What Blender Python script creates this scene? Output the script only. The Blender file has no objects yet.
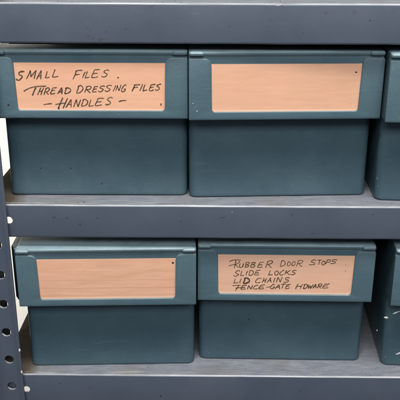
import bpy, bmesh, math, random
from mathutils import Vector, Matrix, noise
random.seed(7)
R = math.radians
scn = bpy.context.scene
COL = scn.collection

# ------------------------------------------------------------------ camera
F_PX, PITCH, YAW, ROLL = 706.07, R(20.651), R(-0.438), R(0.2266)
fwd = Vector((math.sin(YAW)*math.cos(PITCH), math.cos(YAW)*math.cos(PITCH), -math.sin(PITCH)))
rt0 = Vector((math.cos(YAW), -math.sin(YAW), 0))
up0 = rt0.cross(fwd)
RT = rt0*math.cos(ROLL) + up0*math.sin(ROLL)
UP = -rt0*math.sin(ROLL) + up0*math.cos(ROLL)
CAM = Vector((0, -0.473, 0))
cd = bpy.data.cameras.new('camera')
cd.sensor_width = 36; cd.lens = 36*F_PX/400
cd.clip_start = 0.01; cd.clip_end = 50
cam = bpy.data.objects.new('camera', cd); COL.objects.link(cam)
m = Matrix((RT, UP, -fwd)).transposed().to_4x4(); m.translation = CAM
cam.matrix_world = m
scn.camera = cam

# ------------------------------------------------------------------ light
w = bpy.data.worlds.new('World'); scn.world = w; w.use_nodes = True
bg = w.node_tree.nodes['Background']
bg.inputs[0].default_value = (0.80, 0.90, 1.0, 1); bg.inputs[1].default_value = 0.11
scn.view_settings.view_transform = 'Standard'; scn.view_settings.look = 'None'
scn.view_settings.exposure = 0; scn.view_settings.gamma = 1

def area(name, loc, tgt, sx, sy, power, col):
    l = bpy.data.lights.new(name, 'AREA'); l.shape = 'RECTANGLE'; l.size = sx; l.size_y = sy
    l.energy = power; l.color = col
    o = bpy.data.objects.new(name, l); COL.objects.link(o)
    o.location = loc
    o.rotation_euler = (Vector(tgt)-Vector(loc)).to_track_quat('-Z', 'Y').to_euler()
    return o
area('ceiling_lamp', (0.15, -0.52, 1.20), (0.02, 0, -0.15), 1.3, 0.28, 31, (1.0, 0.97, 0.94))
area('aisle_lamp', (0.05, -1.25, 0.72), (0.02, 0, -0.15), 1.4, 0.4, 18, (0.97, 0.98, 1.0))
area('fill_light', (-0.3, -1.6, 0.6), (0.0, 0, -0.1), 0.9, 0.9, 3, (0.92, 0.96, 1.0))  # unseen fill light, added to soften the shade from the front left
area('wall_fill_light', (-0.62, 0.34, -0.35), (-0.60, 0.78, -0.35), 0.5, 1.3, 4.3, (1.0, 0.96, 0.88))  # unseen light added behind the shelves only to brighten the wall

# ------------------------------------------------------------------ fitted layout (metres)
Z1 = -0.18264; S = 0.143893; S0 = 0.140758
H2, H0, H1 = 0.033, 0.026434, 0.02588
W, HT, HL, DB, WB, WBB = 0.13362, 0.1095, 0.06198, 0.01657, 0.13210, 0.13170
BINS = [(-0.07909, 0.0054, 0.344), (0.05511, 0.00563, 3.449), (0.1892, -0.0053, -3.6),
        (-0.07293, -0.0006, 2.302), (0.06146, 0.00853, -0.522), (0.2080, -0.0022, -4.0)]

def px_local(i, u, v, ly=0.0):
    """point of bin i's front plane (offset ly) seen at photo pixel (u, v) -> local x, z"""
    X, Y, r = BINS[i]; r = R(r)
    d = fwd + RT*((u-200)/F_PX) - UP*((v-200)/F_PX)
    n = Vector((-math.sin(r), math.cos(r), 0)); t0 = Vector((math.cos(r), math.sin(r), 0))
    p0 = Vector((X, Y, 0)) + n*ly
    P = CAM + d*(((p0-CAM).dot(n))/d.dot(n))
    return (P-Vector((X, Y, 0))).dot(t0), P.z-(Z1 if i < 3 else Z1-S)

# ------------------------------------------------------------------ node helpers
def new_mat(name):
    mt = bpy.data.materials.new(name); mt.use_nodes = True
    nt = mt.node_tree; b = nt.nodes['Principled BSDF']
    return mt, nt, b
def N(nt, t, **kw):
    n = nt.nodes.new(t)
    for k, v in kw.items():
        if k.startswith('i_'):
            key = k[2:]; key = int(key) if key.isdigit() else key.replace('_', ' ')
            n.inputs[key].default_value = v
        else: setattr(n, k, v)
    return n
def ramp(nt, src, stops, interp='LINEAR'):
    r = nt.nodes.new('ShaderNodeValToRGB'); r.color_ramp.interpolation = interp
    while len(r.color_ramp.elements) < len(stops): r.color_ramp.elements.new(0.5)
    for e, (p, c) in zip(r.color_ramp.elements, stops):
        e.position = p; e.color = (c, c, c, 1) if not hasattr(c, '__len__') else (*c, 1)
    nt.links.new(src, r.inputs[0]); return r
def coords(nt, scale=(1, 1, 1), loc=(0, 0, 0), rnd=True):
    tc = nt.nodes.new('ShaderNodeTexCoord'); mp = nt.nodes.new('ShaderNodeMapping')
    mp.inputs['Scale'].default_value = scale
    nt.links.new(tc.outputs['Object'], mp.inputs['Vector'])
    if rnd:
        oi = nt.nodes.new('ShaderNodeObjectInfo')
        mu = N(nt, 'ShaderNodeMath', operation='MULTIPLY'); mu.inputs[1].default_value = 37.0
        nt.links.new(oi.outputs['Random'], mu.inputs[0])
        cb = nt.nodes.new('ShaderNodeCombineXYZ')
        for k in range(3): nt.links.new(mu.outputs[0], cb.inputs[k])
        nt.links.new(cb.outputs[0], mp.inputs['Location'])
    return mp.outputs[0]
def noise_tex(nt, vec, scale, detail=4, rough=0.55, dist=0.0):
    n = N(nt, 'ShaderNodeTexNoise'); n.inputs['Scale'].default_value = scale
    n.inputs['Detail'].default_value = detail; n.inputs['Roughness'].default_value = rough
    n.inputs['Distortion'].default_value = dist
    nt.links.new(vec, n.inputs['Vector']); return n.outputs['Fac']
def mix(nt, fac, a, b):
    mx = N(nt, 'ShaderNodeMix', data_type='RGBA')
    for sock, v in ((mx.inputs[0], fac), (mx.inputs[6], a), (mx.inputs[7], b)):
        if hasattr(v, 'is_output') or hasattr(v, 'links'): nt.links.new(v, sock)
        elif hasattr(v, '__len__'): sock.default_value = (*v, 1)
        else: sock.default_value = v
    return mx.outputs[2]
def bump(nt, b, src, strength, dist=0.0005):
    bp = N(nt, 'ShaderNodeBump'); bp.inputs['Strength'].default_value = strength
    bp.inputs['Distance'].default_value = dist
    nt.links.new(src, bp.inputs['Height']); nt.links.new(bp.outputs[0], b.inputs['Normal'])

# plastic of the bins
def plastic(name, base, dusty, rough, lit_dust=(0.21, 0.285, 0.305)):
    mt, nt, b = new_mat(name); v = coords(nt)
    big = noise_tex(nt, v, 22, 4, 0.6); fine = noise_tex(nt, v, 420, 3, 0.6)
    c = mix(nt, ramp(nt, big, [(0.35, 0.0), (0.7, 1.0)]).outputs[0], base, dusty)
    smv = coords(nt, (0.7, 1, 1.1)); sm = noise_tex(nt, smv, 48, 5, 0.7, 0.6)
    c = mix(nt, ramp(nt, sm, [(0.50, 0.0), (0.75, 0.13)]).outputs[0], c, [min(1, x*1.9+0.01) for x in base])
    for sc_, k_ in (((0.7, 1, 16.0), 0.16), ((14.0, 1, 0.9), 0.08)):
        vv = coords(nt, sc_); sn = noise_tex(nt, vv, 55, 3, 0.6, 0.5)
        c = mix(nt, ramp(nt, sn, [(0.62, 0.0), (0.72, k_)]).outputs[0], c, [min(1, x*2.2+0.015) for x in base])
    # pale dust / scuff specks
    sp = noise_tex(nt, v, 900, 2, 0.5)
    spm = noise_tex(nt, v, 40, 2, 0.5)
    mul = N(nt, 'ShaderNodeMath', operation='MULTIPLY')
    nt.links.new(ramp(nt, sp, [(0.73, 0.0), (0.78, 1.0)]).outputs[0], mul.inputs[0])
    nt.links.new(ramp(nt, spm, [(0.5, 0.0), (0.65, 0.75)]).outputs[0], mul.inputs[1])
    c = mix(nt, mul.outputs[0], c, (0.42, 0.47, 0.48))
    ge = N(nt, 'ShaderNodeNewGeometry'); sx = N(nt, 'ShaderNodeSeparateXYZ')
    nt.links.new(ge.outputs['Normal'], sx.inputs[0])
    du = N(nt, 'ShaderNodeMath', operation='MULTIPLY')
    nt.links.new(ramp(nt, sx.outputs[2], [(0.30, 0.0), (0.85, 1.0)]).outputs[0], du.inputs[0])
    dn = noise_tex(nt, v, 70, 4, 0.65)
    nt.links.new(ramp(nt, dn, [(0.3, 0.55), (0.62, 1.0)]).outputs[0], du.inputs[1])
    c = mix(nt, du.outputs[0], c, lit_dust)  # dust on upward faces, made paler to stand in for light
    nt.links.new(c, b.inputs['Base Color'])
    rr = ramp(nt, big, [(0.3, rough-0.05), (0.75, rough+0.12)])
    nt.links.new(rr.outputs[0], b.inputs['Roughness'])
    b.inputs['Specular IOR Level'].default_value = 0.5
    wv = noise_tex(nt, v, 13, 2, 0.5)
    b1 = N(nt, 'ShaderNodeBump'); b1.inputs['Strength'].default_value = 0.35; b1.inputs['Distance'].default_value = 0.003
    nt.links.new(wv, b1.inputs['Height'])
    b2 = N(nt, 'ShaderNodeBump'); b2.inputs['Strength'].default_value = 0.28; b2.inputs['Distance'].default_value = 0.0004
    nt.links.new(fine, b2.inputs['Height']); nt.links.new(b1.outputs[0], b2.inputs['Normal'])
    nt.links.new(b2.outputs[0], b.inputs['Normal'])
    return mt
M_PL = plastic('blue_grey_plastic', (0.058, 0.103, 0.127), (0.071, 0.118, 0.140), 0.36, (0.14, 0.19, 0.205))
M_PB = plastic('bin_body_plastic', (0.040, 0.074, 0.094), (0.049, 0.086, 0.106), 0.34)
M_PR = plastic('lit_rim_plastic', (0.066, 0.115, 0.138), (0.10, 0.150, 0.168), 0.38, (0.23, 0.315, 0.345))  # rim tone lifted in colour, standing in for light under the shelf

# painted steel
def steel():
    mt, nt, b = new_mat('grey_painted_steel'); v = coords(nt)
    big = noise_tex(nt, v, 14, 5, 0.6); fine = noise_tex(nt, v, 600, 3, 0.6)
    c = mix(nt, ramp(nt, big, [(0.3, 0.0), (0.7, 1.0)]).outputs[0], (0.058, 0.073, 0.100), (0.076, 0.092, 0.122))
    sp = noise_tex(nt, v, 260, 3, 0.5); spm = noise_tex(nt, v, 18, 2, 0.5)
    mul = N(nt, 'ShaderNodeMath', operation='MULTIPLY')
    nt.links.new(ramp(nt, sp, [(0.66, 0.0), (0.72, 1.0)]).outputs[0], mul.inputs[0])
    nt.links.new(ramp(nt, spm, [(0.48, 0.0), (0.62, 0.5)]).outputs[0], mul.inputs[1])
    c = mix(nt, mul.outputs[0], c, (0.05, 0.048, 0.05))
    for sc_, thr, colr in (((1.0, 1.0, 14.0), 0.76, (0.14, 0.15, 0.17)), ((1.2, 1.0, 22.0), 0.74, (0.045, 0.05, 0.06))):
        vv = coords(nt, sc_); sn = noise_tex(nt, vv, 38, 3, 0.6, 0.3)
        c = mix(nt, ramp(nt, sn, [(thr-0.08, 0.0), (thr, 0.30)]).outputs[0], c, colr)
    # --- trodden, scuffed top sheet: only where the face looks up
    ge = N(nt, 'ShaderNodeNewGeometry'); sx = N(nt, 'ShaderNodeSeparateXYZ')
    nt.links.new(ge.outputs['Normal'], sx.inputs[0])
    upm = ramp(nt, sx.outputs[2], [(0.75, 0.0), (0.98, 1.0)])
    vs = coords(nt, (1.0, 1.0, 1.0)); vst = coords(nt, (0.40, 1.5, 1.0))
    scuff = noise_tex(nt, vst, 150, 9, 0.78, 0.25); patch = noise_tex(nt, vs, 28, 4, 0.65)
    worn = mix(nt, ramp(nt, scuff, [(0.35, 0.0), (0.65, 1.0)]).outputs[0], (0.118, 0.130, 0.155), (0.205, 0.215, 0.235))
    worn = mix(nt, ramp(nt, patch, [(0.48, 0.0), (0.66, 0.6)]).outputs[0], worn, (0.145, 0.142, 0.138))
    # rubbed, rusty end near the left post (bare brownish metal)
    tc = N(nt, 'ShaderNodeTexCoord'); so = N(nt, 'ShaderNodeSeparateXYZ')
    nt.links.new(tc.outputs['Object'], so.inputs[0])
    ad = N(nt, 'ShaderNodeMath', operation='MULTIPLY_ADD'); ad.inputs[1].default_value = 0.03
    nt.links.new(patch, ad.inputs[0]); nt.links.new(so.outputs[0], ad.inputs[2])
    end = ramp(nt, ad.outputs[0], [(0.0, 1.0), (1.0, 0.0)])
    mr = N(nt, 'ShaderNodeMapRange'); mr.inputs[1].default_value = -0.124; mr.inputs[2].default_value = -0.113
    mr.inputs[3].default_value = 1.0; mr.inputs[4].default_value = 0.0
    nt.links.new(ad.outputs[0], mr.inputs[0])
    brown = mix(nt, scuff, (0.03, 0.022, 0.015), (0.12, 0.092, 0.062))
    mb = N(nt, 'ShaderNodeMath', operation='MULTIPLY'); mb.inputs[1].default_value = 0.95
    nt.links.new(mr.outputs[0], mb.inputs[0])
    worn = mix(nt, mb.outputs[0], worn, brown)
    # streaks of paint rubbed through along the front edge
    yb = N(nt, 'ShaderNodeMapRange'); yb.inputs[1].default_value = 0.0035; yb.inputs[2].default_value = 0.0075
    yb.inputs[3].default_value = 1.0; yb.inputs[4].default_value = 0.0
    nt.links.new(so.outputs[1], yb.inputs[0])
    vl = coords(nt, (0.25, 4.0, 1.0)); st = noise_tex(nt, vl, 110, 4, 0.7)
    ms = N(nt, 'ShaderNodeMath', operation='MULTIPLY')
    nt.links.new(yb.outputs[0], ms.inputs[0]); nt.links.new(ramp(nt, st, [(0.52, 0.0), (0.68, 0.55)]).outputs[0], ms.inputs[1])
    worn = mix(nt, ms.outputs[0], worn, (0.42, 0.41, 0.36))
    c = mix(nt, upm.outputs[0], c, worn)
    # bend: worn paint plus a painted edge highlight, broken up by noise
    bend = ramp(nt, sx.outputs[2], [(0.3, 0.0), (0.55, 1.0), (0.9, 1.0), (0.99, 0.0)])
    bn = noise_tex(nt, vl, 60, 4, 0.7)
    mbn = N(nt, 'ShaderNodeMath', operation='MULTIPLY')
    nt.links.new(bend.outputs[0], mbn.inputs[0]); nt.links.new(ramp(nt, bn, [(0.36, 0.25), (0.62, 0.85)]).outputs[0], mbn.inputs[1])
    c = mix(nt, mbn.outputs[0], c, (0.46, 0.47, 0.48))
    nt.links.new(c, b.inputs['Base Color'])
    rg = ramp(nt, big, [(0.3, 0.36), (0.75, 0.50)]).outputs[0]
    nt.links.new(mix(nt, upm.outputs[0], rg, (0.72, 0.72, 0.72)), b.inputs['Roughness'])
    sl = N(nt, 'ShaderNodeMapRange'); sl.inputs[3].default_value = 0.25; sl.inputs[4].default_value = 0.02
    nt.links.new(mb.outputs[0], sl.inputs[0])
    sp2 = mix(nt, upm.outputs[0], (0.5, 0.5, 0.5), sl.outputs[0]); nt.links.new(sp2, b.inputs['Specular IOR Level'])
    bump(nt, b, fine, 0.12, 0.0003)
    return mt
M_ST = steel()

def simple(name, col, rough, nscale=300, var=0.15, metal=0.0):
    mt, nt, b = new_mat(name); v = coords(nt)
    n = noise_tex(nt, v, nscale, 3, 0.6)
    c = mix(nt, ramp(nt, n, [(0.35, 0.0), (0.7, 1.0)]).outputs[0], [x*(1-var) for x in col], [min(1, x*(1+var)) for x in col])
    nt.links.new(c, b.inputs['Base Color']); b.inputs['Roughness'].default_value = rough
    b.inputs['Metallic'].default_value = metal
    return mt
M_CHIP = simple('bare_paint_chip', (0.66, 0.65, 0.62), 0.6)
M_DARK = simple('dark_speck', (0.018, 0.017, 0.018), 0.6)
M_GRIT = simple('faint_grey_speck', (0.055, 0.055, 0.062), 0.6)
M_WALL = simple('white_wall_paint', (0.80, 0.78, 0.72), 0.8, 6, 0.03)
M_SCUFF = simple('faint_plastic_scuff', (0.085, 0.125, 0.142), 0.5)
M_RUST = simple('rust_bloom', (0.16, 0.075, 0.055), 0.8, 500, 0.35)
M_INK = None

def card_mat(name, c0, c1, rules=False):
    mt, nt, b = new_mat(name)
    v = coords(nt, (0.12, 1, 1)); v2 = coords(nt, (1, 1, 1))
    g = noise_tex(nt, v, 260, 5, 0.65, 0.4); p = noise_tex(nt, v2, 34, 4, 0.6); f = noise_tex(nt, v2, 1400, 2, 0.6)
    c = mix(nt, ramp(nt, g, [(0.32, 0.0), (0.7, 1.0)]).outputs[0], c0, c1)
    c = mix(nt, ramp(nt, p, [(0.5, 0.0), (0.75, 0.40)]).outputs[0], c, (0.76, 0.37, 0.26))
    c = mix(nt, ramp(nt, f, [(0.45, 0.0), (0.8, 0.25)]).outputs[0], c, (0.60, 0.34, 0.20))
    if rules:   # faint pencil rules across the blank card
        tc = N(nt, 'ShaderNodeTexCoord'); so = N(nt, 'ShaderNodeSeparateXYZ'); nt.links.new(tc.outputs['Object'], so.inputs[0])
        for z0, st in ((0.0833, .32), (0.0768, .38), (0.0705, .25), (0.0905, .18)):
            wob = N(nt, 'ShaderNodeMath', operation='MULTIPLY_ADD'); wob.inputs[1].default_value = 0.0004
            nt.links.new(g, wob.inputs[0]); nt.links.new(so.outputs[2], wob.inputs[2])
            su = N(nt, 'ShaderNodeMath', operation='SUBTRACT'); su.inputs[1].default_value = z0
            nt.links.new(wob.outputs[0], su.inputs[0])
            ab = N(nt, 'ShaderNodeMath', operation='ABSOLUTE'); nt.links.new(su.outputs[0], ab.inputs[0])
            mr = N(nt, 'ShaderNodeMapRange'); mr.inputs[1].default_value = 0.0001; mr.inputs[2].default_value = 0.0005
            mr.inputs[3].default_value = st; mr.inputs[4].default_value = 0.0
            nt.links.new(ab.outputs[0], mr.inputs[0])
            c = mix(nt, mr.outputs[0], c, (0.36, 0.20, 0.12))
    # paler, rubbed lower edge of the card
    tq = N(nt, 'ShaderNodeTexCoord'); sq = N(nt, 'ShaderNodeSeparateXYZ'); nt.links.new(tq.outputs['Object'], sq.inputs[0])
    eb = N(nt, 'ShaderNodeMapRange'); eb.inputs[1].default_value = 0.0683; eb.inputs[2].default_value = 0.0695
    eb.inputs[3].default_value = 0.3; eb.inputs[4].default_value = 0.0
    nt.links.new(sq.outputs[2], eb.inputs[0]); c = mix(nt, eb.outputs[0], c, (0.90, 0.72, 0.56))
    nt.links.new(c, b.inputs['Base Color']); b.inputs['Roughness'].default_value = 0.7
    b.inputs['Specular IOR Level'].default_value = 0.25
    return mt
M_C = [card_mat('orange_card', (0.665, 0.352, 0.215), (0.745, 0.415, 0.265)),
       card_mat('orange_tan_card', (0.625, 0.348, 0.222), (0.70, 0.40, 0.262)),
       card_mat('pinkish_ruled_card', (0.61, 0.328, 0.205), (0.73, 0.42, 0.28), True),
       card_mat('pale_tan_card', (0.635, 0.37, 0.25), (0.71, 0.43, 0.295))]

def ink():
    mt, nt, b = new_mat('dark_ballpoint_ink'); v = coords(nt)
    n = noise_tex(nt, v, 900, 3, 0.7); l = noise_tex(nt, v, 130, 2, 0.5)
    c = mix(nt, ramp(nt, n, [(0.40, 0.0), (0.72, 1.0)]).outputs[0], (0.034, 0.025, 0.016), (0.20, 0.115, 0.065))
    c = mix(nt, ramp(nt, l, [(0.5, 0.0), (0.75, 0.5)]).outputs[0], c, (0.20, 0.125, 0.07))
    nt.links.new(c, b.inputs['Base Color']); b.inputs['Roughness'].default_value = 0.55
    return mt
M_INK = ink()

# ------------------------------------------------------------------ mesh helpers
def link(name, bm, mats, parent=None, smooth=True, angle=35):
    bmesh.ops.remove_doubles(bm, verts=bm.verts, dist=1e-7)
    bmesh.ops.recalc_face_normals(bm, faces=bm.faces)
    me = bpy.data.meshes.new(name); bm.to_mesh(me); bm.free()
    for mm in (mats if isinstance(mats, (list, tuple)) else [mats]): me.materials.append(mm)
    if smooth:
        me.shade_smooth()
        me.set_sharp_from_angle(angle=R(angle))
    o = bpy.data.objects.new(name, me); COL.objects.link(o)
    if parent: o.parent = parent
    return o
def apply_mods(o):
    dg = bpy.context.evaluated_depsgraph_get(); dg.update()
    me = bpy.data.meshes.new_from_object(o.evaluated_get(dg))
    o.modifiers.clear(); o.data = me
    return o
def bevel(o, width, seg=3, ang=30):
    md = o.modifiers.new('b', 'BEVEL'); md.width = width; md.segments = seg
    md.limit_method = 'ANGLE'; md.angle_limit = R(ang); md.harden_normals = False
    apply_mods(o); o.data.shade_smooth(); o.data.set_sharp_from_angle(angle=R(50))
    return o
def box(bm, x0, x1, y0, y1, z0, z1, mi=0):
    vs = [bm.verts.new((x, y, z)) for x in (x0, x1) for y in (y0, y1) for z in (z0, z1)]
    for f in ((0, 1, 3, 2), (4, 6, 7, 5), (0, 4, 5, 1), (2, 3, 7, 6), (0, 2, 6, 4), (1, 5, 7, 3)):
        fc = bm.faces.new([vs[k] for k in f]); fc.material_index = mi
def cut(o, cyls, axis='Y'):
    bm = bmesh.new()
    for x, y, z, r in cyls:
        M = Matrix.Translation((x, y, z)) @ Matrix.Rotation(R(90), 4, 'X' if axis == 'Y' else 'Y')
        bmesh.ops.create_cone(bm, cap_ends=True, segments=40, radius1=r, radius2=r, depth=0.012, matrix=M)
    c = link('cutter', bm, M_ST)
    md = o.modifiers.new('c', 'BOOLEAN'); md.operation = 'DIFFERENCE'; md.solver = 'EXACT'; md.object = c
    apply_mods(o)
    me = c.data; bpy.data.objects.remove(c); bpy.data.meshes.remove(me)
def blob(bm, p, u, v, n, ru, rv, mi, th=0.00012, seg=11, jag=0.3):
    """small raised flake: irregular disc at p spanned by u, v, lifted along n"""
    p, u, v, n = map(Vector, (p, u, v, n)); u.normalize(); v.normalize(); n.normalize()
    rim = []
    for k in range(seg):
        a = 2*math.pi*k/seg; q = 1+random.uniform(-jag, jag)
        rim.append(p+u*math.cos(a)*ru*q+v*math.sin(a)*rv*q)
    top = [bm.verts.new(r_+n*th) for r_ in rim]; bot = [bm.verts.new(r_-n*th) for r_ in rim]
    fs = [bm.faces.new(top), bm.faces.new(bot[::-1])]
    for k in range(seg): fs.append(bm.faces.new((top[k], bot[k], bot[(k+1) % seg], top[(k+1) % seg])))
    for f in fs: f.material_index = mi
def empty(name, loc, rz, label, cat, group=None):
    o = bpy.data.objects.new(name, None); COL.objects.link(o); o.empty_display_size = 0.02
    o.location = loc; o.rotation_euler = (0, 0, rz); o['label'] = label; o['category'] = cat
    if group: o['group'] = group
    return o

# ------------------------------------------------------------------ wall behind
bm = bmesh.new(); box(bm, -1.6, 1.2, 0.78, 0.84, -1.2, 1.0)
wl = link('wall', bm, M_WALL, None, False); wl['kind'] = 'structure'

# ------------------------------------------------------------------ shelving
unit = empty('metal_shelving', (0, 0, 0), 0,
             'grey painted steel shelving holding two rows of blue grey bins', 'shelving')
XL, XR, DEP = -0.1622, 0.475, 0.31
def shelf(z, h, holes, specks, chips):
    t = 0.0011; r = 0.0016
    def prof(off):   # outer (off=0) or inner skin of the folded sheet, in (y, z)
        p = []
        def arc(cy, cz, rad, a0, a1):
            for k in range(6):
                a = R(a0+(a1-a0)*k/5); p.append((cy+rad*math.cos(a), cz+rad*math.sin(a)))
        rr = r-off
        p.append((0.018, z-h+off))
        arc(r, z-h+r, rr, 270, 180)
        arc(r, z-r, rr, 180, 90)
        arc(DEP-r, z-r, rr, 90, 0)
        arc(DEP-r, z-h+r, rr, 0, -90)
        p.append((DEP-0.018, z-h+off))
        return p
    a, b = prof(0), prof(t)
    bm = bmesh.new(); n = len(a)
    nx = 64
    rings = []
    for k in range(nx+1):
        x = XL+(XR-XL)*k/nx
        # slightly dented, hand-bent sheet
        def wob(y, zz):
            if y < 0.0085:
                dz = 0.00016*noise.noise(Vector((x*28, z*9, 0)))+0.0001*noise.noise(Vector((x*90, z*9, 3)))
                dy = 0.00018*noise.noise(Vector((x*20, z*7, zz*40+5)))
                return (x, y+dy, zz+dz)
            return (x, y, zz)
        rings.append(([bm.verts.new(wob(*q)) for q in a], [bm.verts.new(wob(*q)) for q in b]))
    for k in range(nx):
        (A, B), (A2, B2) = rings[k], rings[k+1]
        for j in range(n-1):
            bm.faces.new((A[j], A[j+1], A2[j+1], A2[j])); bm.faces.new((B[j], B2[j], B2[j+1], B[j+1]))
        bm.faces.new((A[0], A2[0], B2[0], B[0])); bm.faces.new((A[n-1], B[n-1], B2[n-1], A2[n-1]))
    for (A, B) in (rings[0], rings[-1]):
        for j in range(n-1): bm.faces.new((A[j], A[j+1], B[j+1], B[j]))
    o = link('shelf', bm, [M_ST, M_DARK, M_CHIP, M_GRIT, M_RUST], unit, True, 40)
    if holes:
        cut(o, [(x, 0, zz, rr) for x, zz, rr in holes])
        o.data.shade_smooth(); o.data.set_sharp_from_angle(angle=R(40))
    bm = bmesh.new(); bm.from_mesh(o.data)
    for x, zz, ru, rv, mi in specks: blob(bm, (x, 0, zz), (1, 0, .2), (-.2, 0, 1), (0, -1, 0), ru, rv, mi, 0.00022)
    for k in range(36):    # grit and crumbs swept towards the front of the deck
        x = random.uniform(XL+.01, 0.26); y = 0.0025+abs(random.gauss(0, 0.008)); q = random.uniform(.00012, .00034)
        blob(bm, (x, y, z), (1, random.uniform(-.5, .5), 0), (random.uniform(-.3, .3), 1, 0), (0, 0, 1), q*random.uniform(.8, 1.9), q, random.choice((1, 3, 3, 3)), 0.00016, 7)
    for x, y, ru, rv, mi in chips: blob(bm, (x, y, z), (1, .1, 0), (-.1, 1, 0), (0, 0, 1), ru, rv, mi, 0.0003)
    bm.to_mesh(o.data); bm.free()
    return o
def face_px(u, v):      # photo pixel -> x, z on the shelf fronts (y = 0)
    d = fwd + RT*((u-200)/F_PX) - UP*((v-200)/F_PX); P = CAM+d*(-CAM.y/d.y); return P.x, P.z
def sp(u, v, ru, rv, mi): x, z = face_px(u, v); return (x, z, ru/1000, rv/1000, mi)
hx1, hz1 = face_px(8.8, 220.3); hx2, hz2 = face_px(26.6, 389.2)
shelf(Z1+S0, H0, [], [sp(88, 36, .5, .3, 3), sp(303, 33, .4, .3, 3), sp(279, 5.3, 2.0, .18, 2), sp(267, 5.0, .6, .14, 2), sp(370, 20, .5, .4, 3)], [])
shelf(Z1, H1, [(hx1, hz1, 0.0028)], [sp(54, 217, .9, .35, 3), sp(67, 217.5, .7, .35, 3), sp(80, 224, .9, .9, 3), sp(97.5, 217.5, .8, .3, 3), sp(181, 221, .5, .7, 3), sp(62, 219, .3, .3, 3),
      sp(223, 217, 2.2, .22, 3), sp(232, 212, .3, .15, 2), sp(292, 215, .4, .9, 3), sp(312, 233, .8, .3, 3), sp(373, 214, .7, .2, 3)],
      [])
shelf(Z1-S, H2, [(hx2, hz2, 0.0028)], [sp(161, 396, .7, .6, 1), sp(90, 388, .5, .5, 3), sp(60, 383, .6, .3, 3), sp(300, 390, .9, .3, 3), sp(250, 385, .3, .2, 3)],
      [])

def post(xr, y0, sgn, ydir):
    """perforated steel angle: front flange + side flange, one folded section"""
    wd, dp, t = 0.0235, 0.050, 0.0018
    z0, z1 = -0.72, 0.30
    pts = [(0, 0), (wd, 0), (wd, dp), (wd-t, dp), (wd-t, t), (0, t)]
    bm = bmesh.new()
    lo = [bm.verts.new((-sgn*x, ydir*y, z0)) for x, y in pts]; hi = [bm.verts.new((-sgn*x, ydir*y, z1)) for x, y in pts]
    n = len(pts)
    for k in range(n): bm.faces.new((lo[k], lo[(k+1) % n], hi[(k+1) % n], hi[k]))
    bm.faces.new(lo); bm.faces.new(hi)
    o = link('post', bm, [M_ST, M_CHIP, M_DARK], unit, False)
    bevel(o, 0.0005, 2)
    cyl = []; z = -0.3349
    while z < z1-0.02: cyl.append((-sgn*0.0092, 0, z, 0.0036)); z += 0.0244
    z = -0.3349-0.0244
    while z > z0+0.02: cyl.append((-sgn*0.0092, 0, z, 0.0036)); z -= 0.0244
    cut(o, cyl)
    o.data.shade_smooth(); o.data.set_sharp_from_angle(angle=R(40))
    o.location = (xr, y0, 0)
    return o
pf = post(-0.1424, -0.0040, 1, 1)
bm = bmesh.new(); bm.from_mesh(pf.data)
for (u, v, rv) in ((21.1, 350, .0012), (22.4, 371.5, .0014)):
    x, z = face_px(u, v); blob(bm, (-0.0004, 0, z*(0.469/0.473)), (1, 0, 0), (0, 0, 1), (0, -1, 0), .0006, rv, 1, .00015)
bm.to_mesh(pf.data); bm.free()
post(-0.1424, DEP+0.004, 1, -1)
post(XR-0.02, -0.0040, -1, 1)
post(XR-0.02, DEP+0.004, -1, -1)

bm = bmesh.new(); box(bm, XL+0.002, XR-0.002, DEP+0.0004, DEP+0.0016, -0.62, 0.12)
link('added_back_panel', bm, M_ST, unit, False)  # unseen sheet added to keep the gaps between bins dark
# ------------------------------------------------------------------ bins
BD = 0.27
def plan(wf, wr, y0, y1, r, seg=5):
    """rounded rectangle in plan, front width wf, rear width wr"""
    p = []
    cs = [(-wf/2+r, y0+r, 180, 270), (wf/2-r, y0+r, 270, 360), (wr/2-r, y1-r, 0, 90), (-wr/2+r, y1-r, 90, 180)]
    for cx, cy, a0, a1 in cs:
        for k in range(seg+1):
            a = R(a0+(a1-a0)*k/seg); p.append((cx+r*math.cos(a), cy+r*math.sin(a)))
    return p
def loft(bm, rings, cap0=True, cap1=True):
    R_ = [[bm.verts.new(q) for q in r] for r in rings]
    n = len(R_[0])
    for a, b in zip(R_, R_[1:]):
        for k in range(n): bm.faces.new((a[k], a[(k+1) % n], b[(k+1) % n], b[k]))
    if cap0: bm.faces.new(R_[0][::-1])
    if cap1: bm.faces.new(R_[-1])

def flare(z):     # the front wall kicks out towards the foot, shaped there to catch light
    return 0.0008*(1-min(1, z/HL))+0.0018*max(0, 1-z/0.017)**1.6
def ring(z, inset, taper, r, y0=DB, y1=None, wtop=WB, wbot=WBB):
    wf = wbot+(wtop-wbot)*min(1, z/HL)-2*inset
    y1 = BD if y1 is None else y1
    y0 = y0-flare(z)
    return [(x, y, z) for x, y in plan(wf, wf+0.0026, y0+inset, y1-inset, max(r, 0.0006))]
def body_mesh(dots):
    bm = bmesh.new(); rings = []
    rb = 0.0016
    for k in range(6):      # rolled bottom edge
        a = R(90*k/5); rings.append(ring(rb-rb*math.cos(a)+0.0003, rb-rb*math.sin(a), 0, 0.0055-0.6*(rb-rb*math.sin(a))))
    for z in (0.0035, 0.0055, 0.008, 0.0105, 0.0135, 0.018, 0.025, 0.04, 0.055, 0.07, 0.085, 0.1): rings.append(ring(z, 0, 0, 0.0055))
    # slight moulded belly in the front wall
    out = []
    for rg in rings:
        q = []
        for x, y, z in rg: q.append((x, y, z))
        out.append(q)
    out.append(ring(0.1, 0.0022, 0, 0.003)); out.append(ring(0.0035, 0.0022, 0, 0.003))
    loft(bm, out)
    for x, z, r, mi in dots: blob(bm, (x, DB-flare(z), z), (1, 0, 0), (0, .04, 1), (0, -1, .04), r, r*0.8, mi, 0.00015)
    return bm
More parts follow.
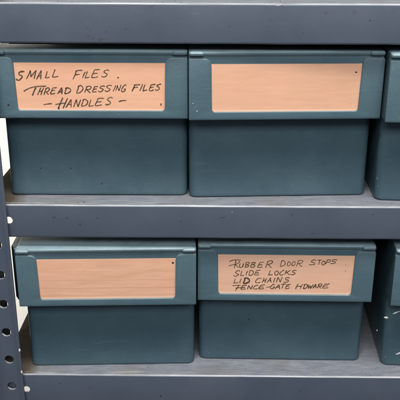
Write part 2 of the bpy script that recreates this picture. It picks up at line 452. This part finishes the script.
def collar_mesh():
    """moulded front collar with recessed face, and the rim running back along the sides"""
    bm = bmesh.new()
    RC = 0.0012
    def pl(z, fi, si, y1=0.026):
        """plan outline: rounded front corners, then a step back into the recessed face"""
        hw = W/2-si; p = []
        for k in range(7):
            an = R(180+90*k/6); p.append((-hw+RC+RC*math.cos(an), fi+RC+RC*math.sin(an), z))
        g = max(fi, 0.0020)
        p += [(-W/2+RC+.0003, g, z), (W/2-RC-.0003, g, z)]
        for k in range(7):
            an = R(270+90*k/6); p.append((hw-RC+RC*math.cos(an), fi+RC+RC*math.sin(an), z))
        p += [(hw, y1, z), (-hw, y1, z)]
        return p
    def pt(z, fi, si, y1=0.026):   # rim above the groove: front follows fi all along
        return [(x, (fi if (abs(y-0.002) < 1e-9 or y == fi) and abs(x) < W/2-RC else y), zz) for x, y, zz in pl(z, fi, si, y1)]
    rings = [pl(HL+0.0001, 0.0021, 0.0016), pl(HL+0.0005, 0.0020, 0.0007), pl(HL+0.0014, 0.0020, 0.0), pl(0.1045, 0.0020, 0),
             pt(0.1054, 0.0019, 0), pt(0.1060, 0.0014, 0), pt(0.1066, 0.0008, 0), pt(0.1072, 0.0005, 0), pt(0.1082, 0.0005, 0.0001),
             pt(0.1089, 0.0009, 0.0003), pt(0.1093, 0.0017, 0.0008), pt(0.1095, 0.0030, 0.0016)]
    loft(bm, rings)
    # side and back rim rails
    for s in (-1, 1):
        a = s*(W/2+0.0002); 
        pts = [(a, 0.0262), (a+s*0.0011, BD), (a-s*0.0060, BD), (a-s*0.0060, 0.0262)]
        lo = [bm.verts.new((x, y, 0.0975)) for x, y in pts]; hi = [bm.verts.new((x, y, 0.1093)) for x, y in pts]
        for k in range(4): bm.faces.new((lo[k], lo[(k+1) % 4], hi[(k+1) % 4], hi[k]))
        bm.faces.new(lo); bm.faces.new(hi)
    box(bm, -W/2+0.0057, W/2-0.0057, BD-0.006, BD+0.001, 0.0975, 0.1091)
    for f in bm.faces:
        if f.calc_center_median().z < 0.1035: f.material_index = 1
    # two moulded pads on the rim over the label holder's uprights
    for s in (-1, 1):
        x0, x1 = sorted((s*(W/2-0.0002), s*0.0565))
        pr = [(x0, x1, z, f, q) for z, f, q in ((0.1058, 0.0006, .0012), (0.1062, -0.0004, .0004), (0.1068, -0.0010, 0), (0.1080, -0.0011, 0), (0.1088, -0.0006, .0004), (0.1093, 0.0006, .0012))]
        rg = []
        for a, b, z, f, q in pr:
            r = 0.0012; pp = []
            ra, rb_ = (0.0017, r) if s < 0 else (r, 0.0017)
            for cx, a0, r in ((a+q+ra, 180, ra), (b-q-rb_, 270, rb_)):
                for k in range(5):
                    an = R(a0+90*k/4); pp.append((cx+r*math.cos(an), f+r+r*math.sin(an), z))
            pp.append((b-q, 0.006, z)); pp.append((a+q, 0.006, z)); rg.append(pp)
        loft(bm, rg)
    return bm
def holder_mesh():
    """raised U-shaped plate with a window open at the top; rounded inner corners"""
    hw, zt, zb = W/2, 0.1044, HL
    wx, wz = 0.0515, 0.0679
    o = []
    def arc(cx, cz, r, a0, a1, n=7):
        for k in range(n):
            a = R(a0+(a1-a0)*k/(n-1)); o.append((cx+r*math.cos(a), cz+r*math.sin(a)))
    o.append((-hw, zb)); o.append((-hw, zt))
    arc(-wx-0.0048, zt-0.0048, 0.0048, 90, 0, 10)
    arc(-wx+0.0024+.0006, wz+0.0024, 0.0024, 180, 270, 7)
    arc(wx-0.0024-.0006, wz+0.0024, 0.0024, 270, 360, 7)
    arc(wx+0.0048, zt-0.0048, 0.0048, 180, 90, 10)
    o.append((hw, zt)); o.append((hw, zb))
    bm = bmesh.new()
    fr = [bm.verts.new((x, 0, z)) for x, z in o]; bk = [bm.verts.new((x, 0.0023, z)) for x, z in o]
    n = len(o)
    for k in range(n): bm.faces.new((fr[k], fr[(k+1) % n], bk[(k+1) % n], bk[k]))
    bm.faces.new(fr); bm.faces.new(bk[::-1])
    bmesh.ops.recalc_face_normals(bm, faces=bm.faces)
    def on_front(e): return all(abs(v.co.y) < 1e-7 for v in e.verts)
    # small radius seen face-on at the four outer corners, then one even roll round the whole plate
    ce = [e for e in bm.edges if all(abs(abs(v.co.x)-hw) < 1e-6 for v in e.verts) and abs(e.verts[0].co.z-e.verts[1].co.z) < 1e-7]
    bmesh.ops.bevel(bm, geom=ce, offset=0.0012, segments=4, profile=0.5, affect='EDGES')
    ed = [e for e in bm.edges if on_front(e)]
    bmesh.ops.bevel(bm, geom=ed, offset=0.00075, segments=3, profile=0.5, affect='EDGES', clamp_overlap=True)
    return bm

# ---- hand lettering: strokes in a unit box (x right, y down)
def arcp(cx, cy, rx, ry, a0, a1, n=9):
    return [(cx+rx*math.cos(R(a0+(a1-a0)*k/(n-1))), cy+ry*math.sin(R(a0+(a1-a0)*k/(n-1)))) for k in range(n)]
G = {
 'S': [[(.98, .12), (.80, .02), (.50, .03), (.22, .16), (.16, .30), (.32, .43), (.62, .52), (.80, .66), (.72, .86), (.42, .98), (.12, .96), (-.08, .84)]],
 'M': [[(.0, 1), (.12, .5), (.22, .02)], [(.22, .04), (.38, .42), (.50, .74)], [(.50, .74), (.72, .35), (.95, .0)], [(.95, .0), (.93, .5), (.95, 1)]],
 'A': [[(.0, 1), (.25, .55), (.55, .0)], [(.55, .0), (.72, .45), (.90, 1)], [(.14, .66), (.5, .62), (.86, .60)]],
 'L': [[(.12, .0), (.05, .5), (.0, .93), (.05, 1), (.45, .98), (1, .88)]],
 'F': [[(.22, .05), (.12, .5), (.0, 1)], [(.05, .12), (.5, .04), (1, .0)], [(.14, .50), (.45, .46), (.75, .44)]],
 'I': [[(.55, .0), (.5, .5), (.45, 1)]],
 'E': [[(.22, .04), (.12, .5), (.04, .94), (.45, 1.0), (.95, .90)], [(.22, .05), (.6, .03), (1, .0)], [(.14, .52), (.5, .48), (.80, .46)]],
 'T': [[(.0, .06), (.5, .03), (1, .0)], [(.52, .02), (.46, .5), (.40, 1)]],
 'H': [[(.12, .02), (.06, .5), (.0, 1)], [(.92, .0), (.86, .5), (.82, 1)], [(.05, .55), (.5, .50), (.88, .47)]],
 'R': [[(.16, .05), (.08, .5), (.0, 1)], [(.02, .16), (.35, .02), (.75, .02), (.92, .18), (.75, .40), (.40, .52), (.12, .56)], [(.38, .53), (.62, .78), (1, 1)]],
 'D': [[(.14, .05), (.08, .5), (.02, .97)], [(-.06, .14), (.30, .0), (.70, .10), (.96, .38), (.90, .70), (.58, .93), (.02, 1)]],
 'N': [[(.0, 1), (.06, .5), (.14, .03)], [(.14, .05), (.45, .5), (.78, .96)], [(.78, .96), (.88, .5), (1, .0)]],
 'G': [[(.92, .12), (.66, .0), (.32, .16), (.06, .50), (.10, .84), (.42, 1.0), (.78, .92), (.92, .62)], [(.50, .62), (.75, .58), (1.05, .56)]],
 'C': [[(1, .14), (.72, .0), (.34, .16), (.06, .52), (.12, .88), (.46, 1.0), (1, .88)]],
 'B': [[(.14, .04), (.08, .5), (.02, .97)], [(.04, .08), (.45, .0), (.82, .12), (.74, .34), (.30, .48), (.78, .54), (.92, .76), (.66, .95), (.02, 1)]],
 'O': [arcp(.5, .5, .5, .5, -110, 260, 14)],
 'U': [[(.04, .05), (.0, .6), (.22, .98), (.60, .94), (.88, .5), (.95, .0)], [(.95, .0), (.88, .5), (.92, 1)]],
 'P': [[(.16, .05), (.08, .5), (.0, 1)], [(.02, .14), (.40, .0), (.85, .06), (.95, .26), (.72, .48), (.14, .58)]],
 'K': [[(.12, .0), (.06, .5), (.0, 1)], [(.95, .02), (.5, .36), (.1, .58)], [(.28, .50), (.6, .76), (1, .98)]],
 'W': [[(.0, .05), (.06, .6), (.16, .98)], [(.16, .98), (.36, .6), (.52, .30)], [(.52, .30), (.58, .7), (.66, .97)], [(.66, .97), (.86, .5), (1.02, .0)]],
}
def smooth_line(p, per=5):
    if len(p) < 3: return p
    out = []
    for i in range(len(p)-1):
        a = p[max(i-1, 0)]; b = p[i]; c = p[i+1]; d = p[min(i+2, len(p)-1)]
        for k in range(per):
            t = k/per
            out.append(tuple(0.5*((2*b[j])+(-a[j]+c[j])*t+(2*a[j]-5*b[j]+4*c[j]-d[j])*t*t+(-a[j]+3*b[j]-3*c[j]+d[j])*t**3) for j in (0, 1)))
    out.append(p[-1]); return out
def letter(ch, x0, x1, y0, y1, sl=0.24):
    if ch == 'H': sl = 0.36
    if ch == 'I': sl = 0.4
    """strokes of one letter in photo pixels, slanted to the right"""
    h = y1-y0; wd = (x1-x0)-sl*h; res = []
    for s in G[ch]:
        res.append([(x0+px*wd+(1-py)*sl*h, y0+py*h) for px, py in s])
    return res
def stroke_mesh(bm, i, pts, width, yoff=0.00150):
    pts = [px_local(i, u, v, 0.0015) for u, v in pts]
    pts = smooth_line(pts)
    ph = random.uniform(0, 50); L = []; Rr = []
    n = len(pts)
    for k, p in enumerate(pts):
        a = pts[max(k-1, 0)]; b = pts[min(k+1, n-1)]
        dx, dz = b[0]-a[0], b[1]-a[1]; l = math.hypot(dx, dz) or 1
        nx, nz = -dz/l, dx/l
        e = min(1, (min(k, n-1-k)+1.2)/2.6) if n > 5 else 1
        wv = width*0.5*(0.62+0.38*e)*(1+0.38*noise.noise(Vector((p[0]*500, p[1]*500, ph))))
        j = 0.00006*noise.noise(Vector((p[0]*900, p[1]*900, ph+9)))
        L.append((p[0]+nx*wv+j, p[1]+nz*wv)); Rr.append((p[0]-nx*wv, p[1]-nz*wv+j))
    rows = []
    for y in (yoff-0.00006, yoff+0.0001):
        rows.append(([bm.verts.new((x, y, z)) for x, z in L], [bm.verts.new((x, y, z)) for x, z in Rr]))
    (a, b), (c, d) = rows
    for k in range(n-1):
        bm.faces.new((a[k], a[k+1], b[k+1], b[k])); bm.faces.new((c[k], d[k], d[k+1], c[k+1]))
        bm.faces.new((a[k], c[k], c[k+1], a[k+1])); bm.faces.new((b[k], b[k+1], d[k+1], d[k]))
    bm.faces.new((a[0], b[0], d[0], c[0])); bm.faces.new((a[-1], c[-1], d[-1], b[-1]))

TEXT0 = [('S', 16.2, 24.8, 71, 80.3, 1.25), ('M', 26.5, 36.5, 70.3, 79.2, 1), ('A', 36.6, 43.4, 70.4, 79.2, 1), ('L', 45.2, 51.2, 71, 78, .9), ('L', 52.6, 60, 69.6, 77, .9),
  ('F', 73, 82.5, 70.2, 79.6, .95), ('I', 82.2, 85.6, 71.5, 78, .95), ('L', 85.2, 91, 71, 77.8, .9), ('E', 91.5, 99.8, 69.6, 77.3, .95), ('S', 101.8, 109.6, 69.8, 77, .9),
  ('H', 37.6, 44.2, 87.4, 95.2, 1), ('R', 44, 50, 88, 94.8, 1), ('E', 50.2, 56.8, 87.6, 93.8, 1.05), ('A', 57.4, 64, 87.4, 94.2, 1.2), ('D', 64.4, 71.4, 87.8, 93.6, 1.1),
  ('D', 76.4, 84, 85.6, 93, 1), ('R', 84.6, 92, 86.2, 92.8, .95), ('E', 92.3, 98, 86.6, 92, .95), ('S', 98.3, 105, 85.8, 91.7, .9), ('S', 104.8, 112.2, 85.2, 91.4, .9),
  ('I', 112.8, 116, 85.5, 91.2, .95), ('N', 115.6, 121.2, 85, 91, .9), ('G', 121, 126.8, 85, 92, .95), ('F', 132, 140.2, 84.4, 91.2, 1), ('I', 138, 144.4, 84, 91, .9), ('L', 143, 148.6, 84.6, 90.8, .95),
  ('E', 148.8, 155.4, 84.2, 90.6, 1), ('S', 155.4, 161.4, 84, 90.3, 1),
  ('A', 66, 73.6, 99.2, 107.5, 1), ('N', 73.8, 81, 99.3, 107.2, 1), ('D', 81.3, 88.4, 99.4, 106.2, 1), ('L', 89, 94.8, 99.6, 106, .9), ('E', 95, 103.6, 98.3, 105.6, .95), ('S', 105.6, 112.6, 97.3, 105, .95)]
FREE0 = [([(23.7, 91.4), (28, 88.8), (34, 86.9), (40, 86.3), (46.3, 86.2)], 1), ([(36, 87.4), (34, 91.5), (32.4, 95.6)], 1.3),
  ([(43.6, 104.6), (46.5, 104.2), (50, 103.7), (52, 103.8)], 1), ([(62.8, 97.6), (61, 102), (58.2, 108.6)], 1.2), ([(67.6, 98.2), (65.4, 103), (63, 108.4)], 1.1), ([(55.4, 104.5), (60, 103.7), (66, 102.8)], 1),
  ([(118.6, 101.6), (122, 100.7), (126.4, 100.5)], 1)]
TEXT4 = [('U', 239, 244, 263.3, 267.4, .9), ('B', 244.6, 250.2, 262.3, 267.2, .95), ('B', 250.5, 256.2, 262.2, 267.3, .95), ('E', 257.5, 264, 262, 267.4, .9), ('R', 265.6, 273.2, 260.8, 267.4, .9),
  ('D', 280, 286, 260.6, 266.4, .8), ('O', 287, 290.8, 261.9, 265.8, .75), ('O', 291.4, 295.6, 261.7, 265.7, .8), ('R', 296.4, 303.4, 260.3, 266.4, .8),
  ('S', 309.5, 317, 260, 265, .9), ('T', 316.6, 322, 259.8, 264.8, .8), ('O', 321.2, 325.6, 261.2, 264.9, .85), ('P', 325.6, 330.8, 259.7, 264.4, .8), ('S', 330.6, 337.4, 259.4, 263.8, .8),
  ('S', 233.8, 240.4, 270.8, 276, .9), ('L', 240.6, 245, 270.8, 275.8, .85), ('I', 245.2, 248.4, 270.6, 275.6, .85), ('D', 248.6, 254, 270.6, 275.5, .9), ('E', 254.2, 260.4, 270.3, 275.2, .95),
  ('L', 268.6, 274, 270.2, 275.2, .9), ('O', 274.2, 278.8, 271, 275.2, .95), ('C', 279.2, 284.6, 270.4, 275, .95), ('K', 284.8, 290.6, 270, 274.8, .95), ('S', 290.6, 296.8, 270, 274.6, .95),
  ('L', 233.8, 239.2, 278.4, 283.2, .85), ('I', 239, 242, 278.4, 283, .9), ('D', 243.2, 250.2, 278, 283.4, 1.7), ('C', 255, 261.6, 278.3, 282.8, .9), ('H', 262, 267, 277.8, 282.8, .95), ('A', 267, 272.6, 277.6, 282.6, .95),
  ('I', 272.8, 275.6, 277.6, 282.4, .9), ('N', 276.2, 282.6, 277, 282.2, .95), ('S', 283.9, 290, 277.4, 282.4, .9),
  ('E', 240.6, 246.8, 285.4, 289.4, 1), ('N', 247.2, 252.8, 285.4, 289.2, 1.05), ('C', 253, 258.4, 285.2, 289, .95), ('E', 258.4, 265.2, 285, 288.8, .95), ('G', 270, 275.4, 284.4, 288.8, 1),
  ('A', 275.4, 281, 284.5, 288.8, 1.05), ('T', 279.8, 286.2, 284, 288.4, .95), ('E', 285, 290.8, 284.2, 288.4, .95), ('H', 295.6, 303, 283.7, 289, .95), ('D', 303.2, 308, 284.2, 288.6, 1.05),
  ('W', 307.8, 313.2, 284.4, 288.6, 1), ('A', 312.8, 317.4, 284.2, 288.4, 1.05), ('R', 317.2, 322.4, 284, 288.4, 1.05), ('E', 322.4, 329.6, 284, 288, .9)]
FREE4 = [([(229.2, 261.8), (232, 260.4), (236, 259.8), (241, 260)], .8), ([(236, 260), (235.2, 264), (234.2, 268)], 1), ([(228.8, 265.8), (232, 264.9), (237, 263.8), (239.4, 262), (238.6, 260.6)], .85), ([(235.4, 264.6), (237, 266), (238.6, 267.6)], .8),
  ([(232.4, 285.7), (236, 285.4), (241, 285.1)], .9), ([(239, 285.4), (237.2, 288), (235.4, 290.8)], 1), ([(235.4, 288.1), (238, 287.8), (241.4, 287.5)], .9), ([(266.3, 287.4), (268.5, 287), (270.4, 286.6)], .9)]
DOTS = {0: [(118.1, 77.6, .0006), (58.6, 108.3, .0008), (161, 104, .00055), (160.9, 105.2, .0004)], 1: [(356.2, 72.2, .00075)], 3: [(172.8, 262.8, .00085), (75.5, 299, .0004)],
        4: [(246.6, 283.0, .0006), (345.5, 271, .0003), (345.8, 265, .00025)]}

def handwriting(i, text, free, dots, parent, wd):
    bm = bmesh.new()
    for ch, x0, x1, y0, y1, k in text:
        for s in letter(ch, x0, x1, y0, y1):
            s = [(u+random.uniform(-.18, .18), v+random.uniform(-.30, .30)) for u, v in s]
            stroke_mesh(bm, i, s, wd*k)
    for s, k in free: stroke_mesh(bm, i, s, wd*k)
    o_ = link('handwriting', bm, [M_INK, M_DARK], parent, False)
    return o_
def specks(i, dots, parent):
    for u, v, r in dots:
        bm = bmesh.new()
        x, z = px_local(i, u, v, 0.0015); blob(bm, (x, 0.0015, z), (1, 0, 0), (0, 0, 1), (0, -1, 0), r, r*.85, 0, .0001)
        link('ink_dot', bm, M_DARK, parent, False)

LAB = [('blue grey storage bin with orange card handwritten Small Files', 0), ('blue grey storage bin with blank orange card, on the upper shelf', 1), ('partly visible blue grey bin at the right end of upper shelf', None),
       ('blue grey storage bin with blank pinkish card beside perforated post', 2), ('blue grey storage bin with tan card handwritten Rubber Door Stops', 3), ('partly visible chipped bin at the right end of lower shelf', None)]
BODYDOTS = {0: [(41, 168, .0006), (71, 168, .0006), (102, 183, .0006)], 4: [(248.5, 319, .0007)], 3: [(64, 342, .0003)],
            1: [], 2: [], 5: []}
SCUFFS = {0: [(136, 138, .004, .00012, .1), (60, 186, .003, .00014, -.05), (150, 176, .0012, .0001, .6)],
          1: [(222, 150, .0016, .0001, -.7), (300, 187, .005, .00014, .02), (338, 160, .001, .00012, 1.2)],
          2: [(380, 196, .0010, .0004, -.8), (377, 178, .0003, .0011, 0), (378, 186, .0004, .0007, 0), (390, 160, .002, .00012, .3)],
          3: [(108, 341, .013, .00012, .01), (96, 343, .004, .0001, .05), (60, 336, .0012, .0001, .8), (170, 352, .003, .00012, 0)],
          4: [(300, 336, .003, .0001, .15), (222, 350, .002, .00012, -.1), (341, 322, .0008, .0001, 1)],
          5: [(392, 340, .002, .00014, .4), (385, 356, .0006, .0010, 0)]}
GRP = 'blue grey plastic bins lined up on the shelves'
collar_me = holder_me = None
for i, (X, Y, rz) in enumerate(BINS):
    zs = Z1 if i < 3 else Z1-S
    lab, cm = LAB[i]
    root = empty('storage_bin', (X, Y, zs), R(rz), lab, 'storage bin', GRP)
    dots = []
    for u, v, r in BODYDOTS[i]:
        x, z = px_local(i, u, v, DB); dots.append((x, z, r, 1))
    bmb = body_mesh(dots)
    if i == 5:    # paint-white chips on the right hand bin
        for u, v, ru, rv, tilt in ((386.2, 317.2, .0015, .0009, .05), (396.2, 312.3, .0030, .0005, .5), (398.3, 352.8, .0020, .0006, .45), (377.0, 330, .0004, .0006, 0)):
            x, z = px_local(i, u, v, DB); blob(bmb, (x, DB-flare(z), z), (1, 0, tilt), (-tilt, .04, 1), (0, -1, .04), ru, rv, 2, .00015)
    for u, v, ru, rv, tilt in SCUFFS.get(i, ()):
        x, z = px_local(i, u, v, DB); blob(bmb, (x, DB-flare(z), z), (1, 0, tilt), (-tilt, .04, 1), (0, -1, .04), ru, rv, 3, .00005, 15, .45)
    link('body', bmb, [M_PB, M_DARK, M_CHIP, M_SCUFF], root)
    if i == 3:    # made-up wedge on this bin's left side, added for the dark strip there
        bm = bmesh.new(); x0 = -W/2+0.0004
        pts = [(x0, 0.0030), (x0-0.0054, 0.0130), (x0-0.0054, 0.1500), (x0, 0.1500)]
        lo = [bm.verts.new((x, y, HL+0.0015)) for x, y in pts]; hi = [bm.verts.new((x, y, 0.1072)) for x, y in pts]
        for k in range(4): bm.faces.new((lo[k], lo[(k+1) % 4], hi[(k+1) % 4], hi[k]))
        bm.faces.new(lo); bm.faces.new(hi)
        bevel(link('added_dark_wedge', bm, M_PB, root, False), 0.0008, 2)
    if collar_me is None:
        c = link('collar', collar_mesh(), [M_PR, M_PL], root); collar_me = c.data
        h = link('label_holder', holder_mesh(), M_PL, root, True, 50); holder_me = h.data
    else:
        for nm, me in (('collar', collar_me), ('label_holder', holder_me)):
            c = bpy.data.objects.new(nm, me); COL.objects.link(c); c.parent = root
            if nm == 'label_holder': h = c
    if i == 0 or i == 1 or i == 2:
        h.data = h.data.copy() if i else h.data
        bm = bmesh.new(); bm.from_mesh(h.data)
        if len(h.data.materials) < 3: h.data.materials.append(M_DARK); h.data.materials.append(M_CHIP)
        pts = {0: [(8.6, 105, .0008, 1)], 1: [(197, 111, .0004, 2), (193, 103.5, .0003, 2), (195.5, 107, .0002, 2)], 2: [(393.5, 69, .0002, 2)]}[i]
        for u, v, r, mi in pts:
            x, z = px_local(i, u, v, 0); blob(bm, (x, 0, z), (1, 0, 0), (0, 0, 1), (0, -1, 0), r, r*.8, mi, .00012)
        if i == 0:
            base = holder_me = h.data.copy()   # clean copy for the other bins
        bm.to_mesh(h.data); bm.free()
    if True:
        ci = cm if cm is not None else (1 if i == 2 else 2)
        bm = bmesh.new(); box(bm, -0.0519, 0.0519, 0.0015, 0.0021, 0.0672, 0.1005)
        mt = M_C[{None: 1, 0: 0, 1: 1, 2: 2, 3: 3}[cm]]
        card = link('label_card', bm, mt, root, False)
        if i == 0: handwriting(0, TEXT0, FREE0, None, card, .00078)
        if i == 4: handwriting(4, TEXT4, FREE4, None, card, .00072)
        if i in DOTS: specks(i, DOTS[i], card)
